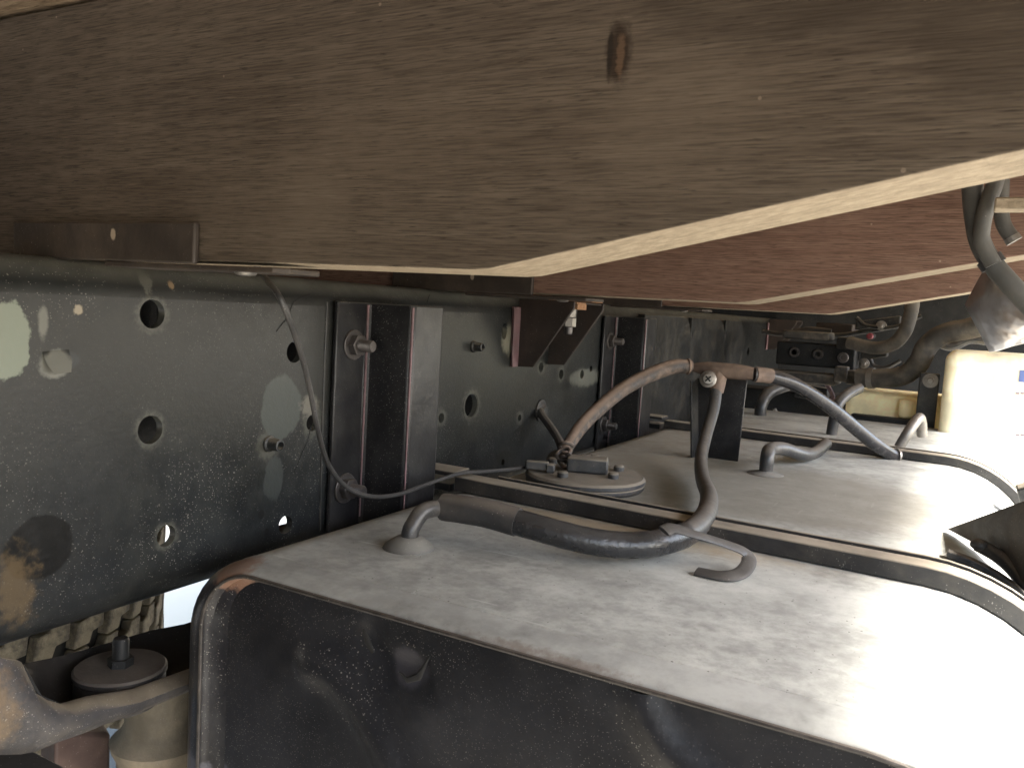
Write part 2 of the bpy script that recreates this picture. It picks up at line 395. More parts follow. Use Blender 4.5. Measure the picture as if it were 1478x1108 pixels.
# ------------------------------------------------------------------ stiffener brackets (folded posts bolted to the rail)
def bolt(parent, c, ax, r=.0075, ln=.016, washer=True, mat=BOLT):
    ax = V(ax); c = V(c); b = MB()
    if washer: b.lathe(c, ax, [(r * 1.75, 0), (r * 1.75, .0018), (r * .8, .0019)], 24)
    for k, (h0, h1) in enumerate(((.0018, .0085),)):
        b.loft([hexpts(c + ax * h0, ax, r * 1.28, 12), hexpts(c + ax * h1, ax, r * 1.28, 12)])
    o = b.build('nut', mat, parent, bevel=.0006)
    b = MB(); prof = [(r * .62, .008)]
    h = .009
    while h < ln + .004:
        prof += [(r * .72, h), (r * .62, h + .0007)]; h += .0014
    prof += [(r * .70, ln + .004), (r * .58, ln + .0055)]
    b.lathe(c, ax, prof, 16); b.build('stud', mat, o)
    return o
def stiffener(y, label):
    t = thing('stiffener_bracket', (.002, y, ZB), label, 'bracket', 'folded steel posts bolted to the frame rail')
    zt, zb = .2005, -.008
    b = MB(); th = .004
    b.prism([(.002, y - .040, zb), (.006, y - .040, zb), (.006, y - .003, zb), (.010, y, zb), (.050, y, zb), (.054, y + .004, zb), (.054, y + .046, zb), (.050, y + .050, zb), (.002, y + .050, zb),
             (.002, y + .046, zb), (.046, y + .046, zb), (.050, y + .042, zb), (.050, y + .008, zb), (.046, y + .004, zb), (.004, y + .004, zb), (.002, y + .003, zb)], (0, 0, zt - zb))
    b.build('folded_channel', POST, t, bevel=.0012)
    for q0, q1 in (((.0066, y - .0035), (.0090, y - .0008)), ((.0515, y - .0003), (.0545, y + .0030))):  # pinkish edge highlight laid on as coloured strips, thinning downwards
        b = MB(); z = zt - .002; pts = []
        b.tube([((q0[0] + q1[0]) / 2 , (q0[1] + q1[1]) / 2, z - k * .011) for k in range(18)], [.0011 * (1.1 - .03 * k) for k in range(18)], 8)
        b.build('pink_edge_glint', PINK, t)
    bolt(t, (.006, y - .018, .164), (1, 0, 0)); bolt(t, (.006, y - .022, .040), (1, 0, 0))
    return t
POST = painted('satin_black_post', (.009, .009, .0105), (.18, .175, .155), .33, .5, .10, 1.3, bump=.18, spec=.38)
stiffener(.574, 'nearer folded black steel post with two large bolts, beside the hanging thin wire')
stiffener(1.152, 'farther folded black steel post with two bolts, behind the brown hose')

# ------------------------------------------------------------------ triangular hanger brackets on the rail
def hanger(y, gap, label, shims=True):
    t = thing('hanger_bracket', (0.004, y, .135), label, 'bracket', 'triangular hanger brackets on the frame rail')
    def tri(yy, nm):
        b = MB()
        b.prism([(.001, yy, .215), (.072, yy, .215), (.072, yy, .207), (.024, yy, .136), (.001, yy, .135)], (0, .004, 0)); return b.build(nm, BROWNSTEEL, t, bevel=.0008)
    tri(y, 'side_plate'); tri(y + gap, 'side_plate')
    b = MB(); b.prism([(.0005, y - .016, .205), (.0045, y - .016, .205), (.0045, y - .016, .150), (.0045, y - .012, .135), (.0005, y - .012, .135)], (0, .016, 0)); b.build('worn_flange', PINK, t, bevel=.001)
    b = MB(); b.box((.001, y + .0042, .2125), (.070, y + gap - .0002, .2145)); b.build('top_plate', BROWNSTEEL, t, bevel=.0006)
    c = V((.047, y + gap * .5, .2123)); 
    b = MB(); b.loft([hexpts(c, (0, 0, -1), .0095), hexpts(c + V((0, 0, -.016)), (0, 0, -1), .0095)]); nn = b.build('nut', ZINC, t, bevel=.0006)
    b = MB(); b.loft([hexpts(c + V((0, 0, -.0162)), (0, 0, -1), .0088, 20), hexpts(c + V((0, 0, -.027)), (0, 0, -1), .0088, 20)]); b.build('lock_nut', ZINC, t, bevel=.0006)
    b = MB(); b.lathe(c + V((0, 0, -.0272)), (0, 0, -1), [(.0055, 0), (.0052, .002), (.0055, .0035), (.0052, .005), (.0055, .0065), (.0048, .009)], 14); b.build('stud', BOLT, nn)
    if shims:
        for k, (x0, x1) in enumerate(((.040, .094), (.042, .073), (.046, .074))):
            b = MB(); b.box((x0, y + .0055 if k else y - .001, .2150 - k * .0045), (x1, y + .03, .2165 - k * .0022)); b.build('wood_shim', SHIM, t)
    return t
hanger(.858, .085, 'rust-brown triangular hanger with exposed bolt and orange shims, between the two folded posts')
hanger(2.235, .085, 'farther triangular hanger with pale worn flange, at the end of the rail', False)

# ------------------------------------------------------------------ wooden cross bearers
BT = .051
def bearer(y, label, face, tx=.279):
    zb, zt, xr, xl = .2186, .364, .69, -1.15
    zr = zb + (xr - tx) * .22
    b = MB()
    pr = [(xl, zb), (tx - .004, zb), (tx + .004, zb + .0007), (xr, zr), (xr, zt), (xl, zt)]
    f0 = b.ring([(x, y, z) for x, z in pr]); f1 = b.ring([(x, y + BT, z) for x, z in pr])
    b.mi = 0; b.face(f0); b.face(f1[::-1]); b.bridge(f0[3:] , f1[3:], False); b.face((f0[5], f0[0], f1[0], f1[5]))
    b.mi = 1; b.bridge(f0[:4], f1[:4], False)
    o = b.build('wooden_bearer', [face, RAW], base=(0, y, zb), bevel=.0008)
    return tag(o, label, 'wooden beam', 'wooden cross bearers under the truck bed')
YB = (.3098, .6975, 1.072)
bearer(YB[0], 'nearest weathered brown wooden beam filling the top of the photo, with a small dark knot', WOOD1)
bearer(YB[1], 'middle reddish-brown wooden beam with a pale cut lower edge, behind the nearest beam', WOOD2, .297)
bearer(YB[2], 'farthest reddish wooden beam, the narrow strip above the dark hoses', WOOD2, .313)

# angle plates screwed over the bearer faces
def angle(y, label):
    t = thing('angle_plate', (.1, y - .004, .2155), label, 'metal plate', 'angle plates on the wooden bearers')
    b = MB(); b.prism([(-.06, y - .0045, .2165), (.1035, y - .0045, .2165), (.1035, y - .0045, .2384), (-.06, y - .0045, .2384)], (0, .004, 0)); b.build('upright_leaf', PLATE, t, bevel=.0012)
    b = MB(); b.prism([(.03, y - .0045, .2163), (.03, y + .03, .2163), (.158, y + .03, .2163), (.164, y + .026, .2163), (.164, y + .004, .2163), (.158, y - .002, .2163), (.1035, y - .002, .2163)], (0, 0, -.0028)); f = b.build('foot', PLATE, t, bevel=.0006)
    b = MB(); b.lathe((.131, y + .006, .2135), (0, 0, -1), [(.006, 0), (.005, .0014), (.002, .002)], 14); b.build('screw_head', ZINC, t)
    return t
PLATE = painted('dusty_brown_plate', (.026, .020, .016), (.14, .105, .075), .6, .5, .3, .3, patches=[((-.063, 0, .016), (.0022, .02, .0035), (.33, .27, .2), .5, 200, .2)])
angle(YB[0], 'dusty brown metal plate on the near beam, upper left above the rail')
angle(YB[1], 'dark brown metal plate on the middle beam, above the triangular hanger')
angle(YB[2], 'small metal plate under the farthest beam')

# bed floor over the bearers, and the outer side rail that closes it
fl = thing('bed_floor', (0, .9, .366), 'pale plank floor of the truck bed, glimpsed at the top left corner', 'truck bed')
pm = None
for k in range(-22, 22):
    y = k * .12 - .1
    if pm is None:
        b = MB(); b.box((-1.15, 0, .3665), (.69, .1196, .388)); pm = b.build('plank', PLANK, fl).data
        first = [o for o in bpy.data.objects if o.data == pm][0]; first.location.y = y
    else:
        o = first.copy(); COL.objects.link(o); o.parent = fl; o.location.y = y
sl = thing('side_rail', (-1.17, .9, .30), 'deep edge rail added on the other side of the bed to cut light', 'side rail')  # unseen rail, added and made deep to cut light from the left
b = MB(); b.box((-1.18, -2.7, .18), (-1.152, 2.5, .42)); b.build('channel', DARK, sl, bevel=.003)
sr = thing('side_rail', (.70, .9, .30), 'steel outer edge rail of the truck bed', 'side rail')
b = MB(); b.box((.692, -2.7, .315), (.725, 2.5, .42)); b.build('channel', STEEL, sr, bevel=.003)

# ------------------------------------------------------------------ fuel tank
XL, XR, ZTK, ZBK = .030, .560, .0345, -.36
TY0, TY1 = .360, 1.655
def rr(inset, y, ns=10, iz=None):
    iz = inset if iz is None else iz
    rl = max(.058 - (inset + iz) * .5, .008); rt = max(.105 - (inset + iz) * .5, .008); pts = []
    x0, x1, z0, z1 = XL + inset, XR - inset, ZBK + iz, ZTK - iz
    for cx, cz, r, a0 in ((x1 - rt, z1 - rt, rt, 0), (x0 + rl, z1 - rl, rl, 90), (x0 + rl, z0 + rl, rl, 180), (x1 - rt, z0 + rt, rt, 270)):
        for k in range(ns + 1):
            a = R(a0 + 90 * k / ns); pts.append((cx + r * math.cos(a), y, cz + r * math.sin(a)))
    return pts
tank = thing('fuel_tank', (.29, 1.0, ZBK), 'big dusty grey-black steel fuel tank with rounded corners, lower right', 'fuel tank')
tb = V((.29, 1.0, ZBK))
def tp(x, y, z, r, col, *a): return (V((x, y, z)) - tb, r, col, *a)
TANKM = painted('dusty_tank_paint', (.018, .019, .022), (.42, .425, .395), .5, .97, .12, .5, spec=.12, bump=.16, mottle=11, big=-.5, grime=True, patches=[
    tp(.19, .60, .034, (.16, .022, .02), (.40, .32, .21), .5, 60, .5, .7),
    tp(.30, .86, .034, (.19, .16, .02), (.20, .185, .15), .35, 18, .35, .7), tp(.12, 1.1, .034, (.10, .3, .02), (.40, .34, .25), .5, 25, .5, .5)])
FRONTM = painted('dark_tank_front', (.0065, .0068, .0085), (.115, .11, .105),   .38, .4, .06, 1.6, bump=.14, mottle=15, big=-.7, spec=.3, patches=[
    tp(.05, .37, -.13, (.04, .05, .035), (.075, .075, .09), .5, 60, .1, .8),
    tp(.21, .37, .0, (.012, .03, .012), (.035, .034, .04), .5, 60, .2, .8)])
BEADM = painted('worn_lip', (.016, .014, .013), (.16, .135, .11), .42, .5, .3, .6, mottle=60, big=-1)
RIMM = painted('dusty_rim_paint', (.008, .008, .010), (.38, .385, .36), .34, .9, .05, 1.4, bump=.15, mottle=13, big=-.6, spec=.35, patches=[
    tp(.078, .366, .027, (.016, .02, .012), (.23, .13, .085), .7, 170, .3, .75), tp(.30, .36, .034, (.05, .006, .004), (.12, .075, .05), 1.0, 200, .4, .5), tp(.04, .37, -.13, (.03, .05, .03), (.075, .075, .09), .5, 60, .1, .8)])
b = MB()
b.loft([rr(0, TY1 + .0), rr(0, .3905)], caps=False)
b.loft([rr(.03, TY1 + .022), rr(.012, TY1 + .016), rr(0, TY1)], caps=False)
b.loft([rr(.0, .3905), rr(.00022, .3899), rr(.00022, .3893), rr(-.00035, .3885), rr(-.00035, .3880), rr(0, .3875)], caps=False)
tank_body = b.build('shell', TANKM, tank, ang=30)
b = MB(); b.face(b.ring(rr(.03, TY1 + .0218))); b.build('back_panel', DARK, tank)
b = MB(); r0 = .022
loops = [rr(0, .3875, iz=0)] + [rr(r0 * (1 - math.cos(a)), .3800 - r0 * .9 * math.sin(a), iz=.005 * (1 - math.cos(a))) for a in [R(90) * k / 6 for k in range(7)]]
loops += [rr(.0235, .3604, iz=.0056), rr(.0255, .3625, iz=.0062), rr(.0275, .3655, iz=.0068), rr(.040, .3672, iz=.0085)]
b.loft(loops, caps=False); b.build('rolled_rim', RIMM, tank, ang=50)
b = MB(); P = rr(.0232, .3602, iz=.0048); P = P[-4:] + P[:25]
b.tube(P, [.0013 * random.uniform(.85, 1.15) for _ in P], 8); b.build('lip_bead', BEADM, tank)
# front panel as a fine grid with pressed relief
def relief(x, z):
    def ridge(pts, wd, h):
        best = 9
        for (ax, az), (bx, bz) in zip(pts, pts[1:]):
            dx, dz = bx - ax, bz - az; t = max(0, min(1, ((x - ax) * dx + (z - az) * dz) / (dx * dx + dz * dz)))
            best = min(best, math.hypot(x - ax - t * dx, z - az - t * dz))
        return h * math.exp(-(best / wd) ** 2)
    y = -ridge(RIB1, .0095, .0065) - ridge(RIB2, .0095, .0065) + ridge(DENT, .009, .0042)
    return y
def tq(px, py): q = at(px, py, 'y', .3672); return (q.x, q.z)
RIB1 = [tq(450, 960), tq(485, 975), tq(520, 1015), tq(550, 1070), tq(575, 1130), tq(590, 1250)]
RIB2 = [tq(925, 1005), tq(940, 1040), tq(965, 1080), tq(1010, 1120), tq(1080, 1180)]
DENT = [tq(535, 920), tq(560, 955), tq(600, 975)]
b = MB(); nx, nz = 110, 80; x0, x1, z0, z1 = XL + .039, XR - .039, ZBK + .008, ZTK - .008
grid = []
for j in range(nz + 1):
    row = []
    for i in range(nx + 1):
        u, v_ = i / nx, j / nz; x = x0 + (x1 - x0) * u; z = z0 + (z1 - z0) * v_
        # pull corner points onto the rounded outline
        for cx, cz, r, sx, sz in ((x0 + .033, z1 - .033, .033, -1, 1), (x1 - .080, z1 - .080, .080, 1, 1), (x1 - .080, z0 + .080, .080, 1, -1), (x0 + .033, z0 + .033, .033, -1, -1)):
            if (x - cx) * sx > 0 and (z - cz) * sz > 0:
                d = math.hypot(x - cx, z - cz); mx = max(abs(x - cx), abs(z - cz))
                if d > 1e-6: x, z = cx + (x - cx) * mx / d, cz + (z - cz) * mx / d
        row.append(b.bm.verts.new((x, .3672 + relief(x, z), z)))
    grid.append(row)
for j in range(nz):
    for i in range(nx): b.face((grid[j][i], grid[j][i + 1], grid[j + 1][i + 1], grid[j + 1][i]))
b.build('front_panel', FRONTM, tank, ang=60)
b = MB(); P = [at(x, y, 'y', .3672) - V((0, .0015, 0)) for x, y in ((527, 905), (533, 925), (541, 940))]
b.tube(P, [.001, .0025, .0012], 8, up=(0, 1, 0), flat=.4); b.build('paint_chip', CRACK, tank)
b = MB(); P = [at(x, y, 'y', .3672) - V((0, .0012, 0)) for x, y in ((578, 968), (590, 980), (606, 975), (613, 962), (622, 945))]
b.tube(P, [.0006, .0018, .0022, .0012, .0005], 8, up=(0, 1, 0), flat=.4); b.build('paint_chip', CRACK, tank)
# filler bosses / neck plate on the tank top
BOSSM = painted('grey_boss_paint', (.03, .031, .033), (.26, .25, .22), .4, .6, .2, .5)
def boss(c, r, h):
    b = MB(); c = V(c); b.lathe(c, (0, 0, 1), [(r, -.0008), (r * .92, h * .25), (r * .62, h * .75), (r * .45, h), (0.001, h * 1.02)], 32); return b.build('boss', BOSSM, tank)
cone = at(590, 790, 'z', ZTK); boss(cone, .0185, .008)

# ------------------------------------------------------------------ tank straps
def contour(off):
    """(x, z, nx, nz) along the top and down the right-hand side of the tank"""
    out = [(XL + .040 + (XR - .105 - XL - .040) * k / 12, ZTK, 0, 1) for k in range(12)]
    cx, cz = XR - .105, ZTK - .105
    out += [(cx + .105 * math.sin(a), cz + .105 * math.cos(a), math.sin(a), math.cos(a)) for a in [R(90) * k / 14 for k in range(15)]]
    out += [(XR, cz - .05 * k, 1, 0) for k in range(1, 4)]
    return out
def strap_mesh(prof, y, skew=0.0, i0=0):
    b = MB(); rings = []
    for (x, z, ax, az) in contour(0)[i0:]:
        rings.append([(x + ax * h, y + yy + skew * (x - .3), z + az * h) for yy, h in prof])
    b.loft(rings); return b
STRAPM = painted('dusty_strap_steel', (.014, .014, .015), (.36, .31, .235), .45, .85, .10, .8)
def strap(y, label, tall=.014):
    t = thing('tank_strap', (.05, y, ZTK), label, 'tank strap', 'steel straps over the fuel tank')
    b = strap_mesh([(-.016, .0005), (-.016, tall), (.005, tall), (.005, .0005)], y, -.05); b.build('band', STRAPM, t, bevel=.0012)
    b = strap_mesh([(.0085, .0005), (.0085, tall * 1.1), (.0115, tall * 1.1), (.0115, .0005)], y, -.05, 1); b.build('rubber_edge', STRAPM, t, bevel=.0006)
    b = MB(); b.box((.008, y + .005, ZTK - .004), (.060, y + .034, ZTK + .004)); b.box((.012, y + .004, ZTK + .011), (.064, y + .032, ZTK + .0155)); b.build('end_bracket', STRAPM, t, bevel=.0012)
    return t
strap(.632, 'nearer dusty steel strap crossing the tank, in front of the round sender')
strap(1.222, 'farther dark steel strap crossing the tank, behind the hose stand', .012)

# ------------------------------------------------------------------ fuel sender
sc = V((.151, .738, ZTK)); sd_ = thing('fuel_sender', sc, 'round dusty grey fuel sender plate with screws and a box-shaped connector on the tank', 'fuel sender')
SEND = painted('dusty_grey_sender', (.024, .025, .027), (.25, .215, .165), .5, .85, .2, .3, mottle=40)
b = MB(); b.lathe(sc, (0, 0, 1), [(.056, .0005), (.058, .003), (.058, .0055), (.0565, .0065), (.0585, .0075), (.0585, .0105), (.056, .0125), (.02, .0130), (.001, .0131)], 48); b.build('flange', SEND, sd_)
def onplate(px, py, h=.0130): return at(px, py, 'z', ZTK + h)
for px, py in ((893, 679), (885, 690), (812, 688), (797, 668), (858, 664)):
    q = onplate(px, py); b = MB(); b.lathe(q, (0, 0, 1), [(.0052, 0), (.0052, .004), (.0040, .0055), (.001, .006)], 14); b.build('screw', SEND, sd_)
q = onplate(847, 683); ux = V((.93, .36, 0)).normalized(); uy = V((-.36, .93, 0)).normalized(); b = MB()
b.obox(q + uy * .008 + V((0, 0, .0075)), ux * .020, uy * .0115, V((0, 0, .0072))); b.build('connector_box', SEND, sd_, bevel=.002)
q = onplate(775, 680); b = MB(); b.obox(q + V((0, 0, .006)), ux * .011, uy * .0045, V((0, 0, .004))); b.obox(q + ux * .013 + V((0, 0, .0045)), ux * .004, uy * .006, V((0, 0, .004))); b.build('wire_terminal', SEND, sd_, bevel=.0012)
q = onplate(806, 664); b = MB(); b.lathe(q, (0, 0, 1), [(.013, 0), (.011, .006), (.006, .010), (.001, .011)], 20); b.build('cable_boot', RUBBER, sd_)

# ------------------------------------------------------------------ hose stand, tee and hoses
st = thing('hose_stand', (.21, 1.0, ZTK), 'upright black sheet-metal stand on the tank carrying the hose tee', 'stand')
b = MB(); b.prism([(.186, 1.000, ZTK + .0005), (.236, 1.002, ZTK + .0005), (.239, 1.002, .135), (.178, 1.000, .131)], (0, .003, 0)); b.build('plate', POST, st, bevel=.0008)
b = MB(); b.prism([(.186, .9998, ZTK + .0008), (.178, .9998, .130), (.176, .978, .129), (.184, .980, ZTK + .0008)], (.0025, 0, 0)); b.build('side_flange', STEEL, st, bevel=.0006)
tee = thing('hose_tee', at(1045, 538, 'y', .985), 'mud-covered tee fitting with a cross-head screw, on top of the black stand', 'pipe fitting')
MUD = painted('brown_mud_metal', (.10, .07, .055), (.27, .195, .145), .7, .95, .85, .3, bump=.6)
a = at(992, 529, 'y', .985); e = at(1088, 539, 'y', .985); b = MB()
b.tube(curve([a, at(1010, 531, 'y', .985), at(1060, 536, 'y', .985), e], 4), [.0050, .0050, .0052, .0056, .0070, .0085, .0090, .0092, .0092, .0090, .0085, .0080, .0072][:13], 14); b.build('cross_pipe', MUD, tee)
b = MB(); b.tube([at(1040, 535, 'y', .985), at(1037, 552, 'y', .983), at(1034, 566, 'y', .980)], [.009, .0088, .0084], 14); b.build('down_branch', MUD, tee)
q = at(1022, 547, 'y', .972); b = MB(); ax = V((.25, -.95, .12)).normalized()
b.lathe(q, ax, [(.0100, -.006), (.0100, .0005), (.0085, .002), (.0075, .0022), (.007, .0045), (.0055, .006), (.001, .0064)], 22); sco = b.build('screw', ZINC, tee)
u = ax.orthogonal().normalized(); v_ = ax.cross(u); b = MB()
b.obox(q + ax * .0060, u * .0042, v_ * .0009, ax * .0012); b.obox(q + ax * .0060, v_ * .0042, u * .0009, ax * .00125); b.build('cross_slot', CRACK, sco)
def hose(name, pts, r, mat, label, cat='hose', n=8, seg=14, group=None, end=None):
    P = curve(pts, n); b = MB(); 
    if isinstance(r, (list, tuple)):
        rs = [r[min(int(i / n), len(r) - 2)] + (r[min(int(i / n), len(r) - 2) + 1] - r[min(int(i / n), len(r) - 2)]) * ((i / n) - min(int(i / n), len(r) - 2)) for i in range(len(P))]
    else: rs = [r * (1 + .03 * random.uniform(-1, 1)) for _ in P]
    t = thing(name, P[0], label, cat, group)
    b.tube(P, rs, seg); b.build('tube', mat, t)
    return t, P
LH = [(997, 529, .982), (975, 529, .968), (945, 538, .94), (905, 558, .90), (870, 585, .86), (842, 612, .82), (822, 640, .785), (812, 660, .765)]
h, P = hose('fuel_hose', [at(x, y, 'y', d) for x, y, d in LH], [.0082, .0092, .0090, .0085, .0082, .0078, .0068, .006], BROWNHOSE, 'mud-brown hose arching from the tee down to the round sender')
b = MB(); c0 = P[1]; b.tube([P[1], P[2]], .0098, 14); b.build('hose_clip', MUD, h)
RH = [(1087, 540, .985), (1112, 543, 1.0), (1150, 556, 1.03), (1195, 585, 1.08), (1235, 618, 1.13), (1262, 640, 1.16), (1285, 655, 1.19), (1296, 658, 1.20)]
SHINY = painted('shiny_black_hose', (.018, .018, .020), (.25, .22, .19), .24, .15, .08, .2, bump=.12, big=-1, spec=.35)
h, P = hose('fuel_hose', [at(x, y, 'y', d) for x, y, d in RH], [.0082, .0085, .0082, .0084, .0088, .0090, .0085, .0075], SHINY, 'shiny black hose running from the tee rightwards down to the far strap')
b = MB(); b.tube(P[1:9], .0091, 14); b.build('muddy_sleeve', MUD, h)
b = MB(); b.tube(P[-4:-1], .0098, 14); b.build('end_collar', ZINC, h)
BH = [(1034, 562, 'y', .98), (1030, 590, 'y', .965), (1020, 625, 'y', .93), (1012, 660, 'y', .88), (1014, 690, 'y', .80), (1023, 715, 'y', .715), (1019, 742, 'y', .645), (995, 768, 'y', .585), (950, 783, 'y', .54), (895, 786, 'y', .52), (835, 777, 'y', .505), (760, 757, 'y', .495), (700, 740, 'y', .492), (640, 731, 'y', .490)]
h, P = hose('breather_hose', [at(x, y, a_, d) for x, y, a_, d in BH], [.0072, .0070, .0068, .0069, .0071, .0076, .0083, .0086, .0090, .0088, .0086, .0084, .0080, .0080], PIPE, 'long grey-black hose drooping over the near strap and rising to the tee', n=10, seg=18)
SLV = painted('hammered_grey_sleeve', (.013, .0135, .015), (.16, .15, .135), .27, .16, .05, .3, bump=.55, big=-1)
b = MB(); b.tube(P[72:131], [.0091 + .0001 * math.sin(i * 1.7) for i in range(59)], 20); b.build('outer_sleeve', SLV, h)
b = MB(); b.tube(P[112:131], [.0100] * 14 + [.0099, .0098, .0099, .0100, .0098], 20); b.build('rubber_end', RUBBER, h)
pe = at(640, 731, 'y', .490)
vp = thing('vent_pipe', cone, 'bent grey vent pipe rising from the raised boss on the near tank top', 'pipe')
print('cone', cone, 'pe', pe)
dd = V((pe.x - cone.x, pe.y - cone.y, 0)); top = pe.z
b = MB(); b.tube(curve([cone + V((0, 0, .003)), cone + V((0, 0, .011)) + dd * .02, V((cone.x, cone.y, top - .009)) + dd * .10, V((cone.x, cone.y, top - .001)) + dd * .36, pe - dd * .22, pe + dd * .15], 7), .0060, 16); b.build('bent_tube', PIPE, vp)
CLIPM = painted('grey_black_clip', (.016, .016, .017), (.16, .145, .125), .38, .4, .12, .3, big=-1)
# flat strap clip that hooks round the hose
cl = thing('hose_clip', at(1060, 830, 'z', .037), 'flat black hooked clip hanging off the drooping hose onto the tank', 'clip')
CP = [at(958, 766, 'z', .066), at(972, 762, 'z', .067), at(1000, 770, 'z', .063), at(1045, 784, 'z', .054), at(1074, 796, 'z', .048), at(1081, 810, 'z', .043), at(1070, 826, 'z', .039), at(1045, 831, 'z', .0375), at(1005, 824, 'z', .0365)]
b = MB(); b.tube(curve(CP, 8), .0052, 14, up=(.25, -.3, .9), flat=.26); b.build('flat_band', CLIPM, cl)

# ------------------------------------------------------------------ wires
def wire(name, pts, r, mat, label, n=8):
    P = curve(pts, n); t = thing(name, P[0], label, 'wire'); b = MB(); b.tube(P, r, 10); b.build('sheath', mat, t); return t, P
WIRE = painted('grey_black_wire', (.020, .020, .021), (.20, .175, .15), .40, .15, .12, .2, bump=.2, big=-1)
WP = [at(368, 380, 'y', .352), at(381, 398, 'y', .356), at(405, 432, 'x', .128), at(428, 490, 'x', .12), at(445, 550, 'x', .105), at(459, 620, 'x', .092), at(474, 670, 'x', .082), at(500, 702, 'x', .075), at(535, 716, 'x', .072), at(575, 713, 'x', .072), at(620, 697, 'x', .075), at(665, 683, 'x', .082), at(715, 679, 'x', .09), at(768, 674, 'x', .102)]
wire('sender_wire', WP, .0018, WIRE, 'thin grey wire hanging from the beam in a loop to the sender terminal')
gw, P = wire('rail_cable', [at(779, 590, 'x', .0), at(783, 600, 'x', .010), at(796, 618, 'x', .03), at(808, 638, 'x', .055), at(812, 655, 'x', .075)], .0052, RUBBER, 'short thick cable from the rail grommet to the sender boot')
q = P0(780, 592); b = MB(); b.lathe(q, (1, 0, 0), [(.014, -.001), (.014, .002), (.010, .003), (.007, .006), (.006, .008)], 20); b.build('grommet', RUBBER, gw)
b = MB(); q = at(815, 655, 'y', .744)
kn = [q + V((.007 * math.sin(t * 2) * 1.0, .004 * math.cos(t * 3), -.013 + .0022 * t + .004 * math.cos(t * 2))) for t in [k * .45 for k in range(24)]]
b.tube(curve(kn, 3), .0021, 8); b.build('twisted_tie', BROWNHOSE, gw)

# ------------------------------------------------------------------ pipes on the tank behind
def pipe(pts, r, label, mat=PIPE):
    P = curve(pts, 7); t = thing('tank_pipe', P[0], label, 'pipe', 'short bent pipes on the tank top'); b = MB(); b.tube(P, r, 14); b.build('bent_tube', mat, t); return t
pz = at(1105, 684, 'z', ZTK); 
t = pipe([pz, pz + V((0, .003, .022)), at(1113, 648, 'y', .985), at(1130, 647, 'y', 1.01), at(1160, 656, 'y', 1.05), at(1178, 652, 'y', 1.10), at(1192, 640, 'y', 1.17)], .0078, 'bent grey pipe standing on the tank right of the black stand')
b = MB(); b.lathe(pz, (0, 0, 1), [(.020, .0003), (.018, .0015), (.010, .003), (.008, .004)], 26); b.build('weld_collar', BOSSM, t)
pz = at(1200, 627, 'z', ZTK)
pipe([pz, at(1203, 610, 'y', pz.y), at(1209, 585, 'y', pz.y), at(1222, 570, 'y', pz.y + .02), at(1240, 560, 'y', pz.y + .06)], .0085, 'upright grey elbow pipe in front of the cream container')
pz = at(1298, 645, 'z', ZTK)
pipe([pz, at(1312, 622, 'y', pz.y), at(1326, 603, 'y', pz.y + .02), at(1330, 612, 'y', pz.y + .05), at(1331, 628, 'y', pz.y + .06)], .0075, 'pale bent pipe leaning at the far strap under the black bracket', ZINC)
pz = at(1097, 605, 'z', .05)
pipe([at(1097, 608, 'y', 1.55), at(1099, 585, 'y', 1.55), at(1110, 567, 'y', 1.57), at(1135, 556, 'y', 1.60)], .011, 'grey elbow pipe behind the right-hand hose, at the far tank end')

# ------------------------------------------------------------------ equipment beyond the tank
YF = 1.80
VDUST = painted('dust_caked_valve', (.022, .021, .020), (.24, .205, .16), .6, .8, .45, .2, bump=.4, mottle=30)
vb = thing('valve_block', at(1180, 545, 'y', YF), 'black valve block with three round bolt heads beyond the tank', 'valve block')
def slab(pa, pb, y, th, nm, mat, par, bev=.003):
    A = at(*pa, 'y', y); B = at(*pb, 'y', y); b = MB(); b.box((A.x, y, B.z), (B.x, y + th, A.z)); return b.build(nm, mat, par, bevel=bev)
slab((1122, 492), (1232, 534), YF, .08, 'body', DARK, vb)
slab((1130, 476), (1196, 492), YF - .01, .08, 'upper_pipe_cover', VDUST, vb)
slab((1100, 533), (1205, 557), YF - .02, .09, 'lower_housing', VDUST, vb)
slab((1205, 528), (1222, 552), YF - .03, .08, 'coupling', VDUST, vb)
slab((1222, 534), (1240, 556), YF - .025, .06, 'coupling', VDUST, vb)
slab((1208, 486), (1232, 505), YF - .025, .06, 'clamp_plate', STEEL, vb)
for px, py in ((1147, 508), (1181, 511), (1217, 516)):
    q = at(px, py, 'y', YF - (.026 if px > 1200 else .0)); b = MB(); b.lathe(q, (0, -1, 0), [(.0105, -.002), (.0105, .004), (.0095, .006), (.0058, .006), (.0054, .0), (.001, .0)], 18); b.build('bolt_head', BOLT, vb)
cm = thing('cross_member', (.2, 2.2, .2), 'dark cab cross member and shadowed wall behind the hoses', 'cross member')
b = MB(); b.box((-1.15, 2.45, -.25), (.9, 2.51, .364)); b.build('wall', DARK, cm, bevel=.004)
b = MB(); A = at(1178, 465, 'y', 1.95); B = at(1230, 483, 'y', 1.95); b.box((A.x, 1.95, B.z), (B.x, 2.05, A.z)); b.build('brown_block', BROWNSTEEL, cm, bevel=.003)
b = MB(); b.tube(curve([at(1160, 478, 'y', 1.9), at(1205, 484, 'y', 1.9), at(1250, 478, 'y', 1.9), at(1310, 468, 'y', 1.9)], 6), .005, 10); b.build('conduit', STEEL, cm)
b = MB(); A = at(1060, 557, 'y', 1.9); B = at(1290, 640, 'y', 1.9); b.box((A.x, 1.9, B.z - .05), (B.x, 2.0, A.z)); b.build('lower_panel', DARK, cm, bevel=.004)
n = N('red_plastic'); n.b.inputs['Base Color'].default_value = (.20, .03, .045, 1); n.b.inputs['Roughness'].default_value = .4; RED = n.m
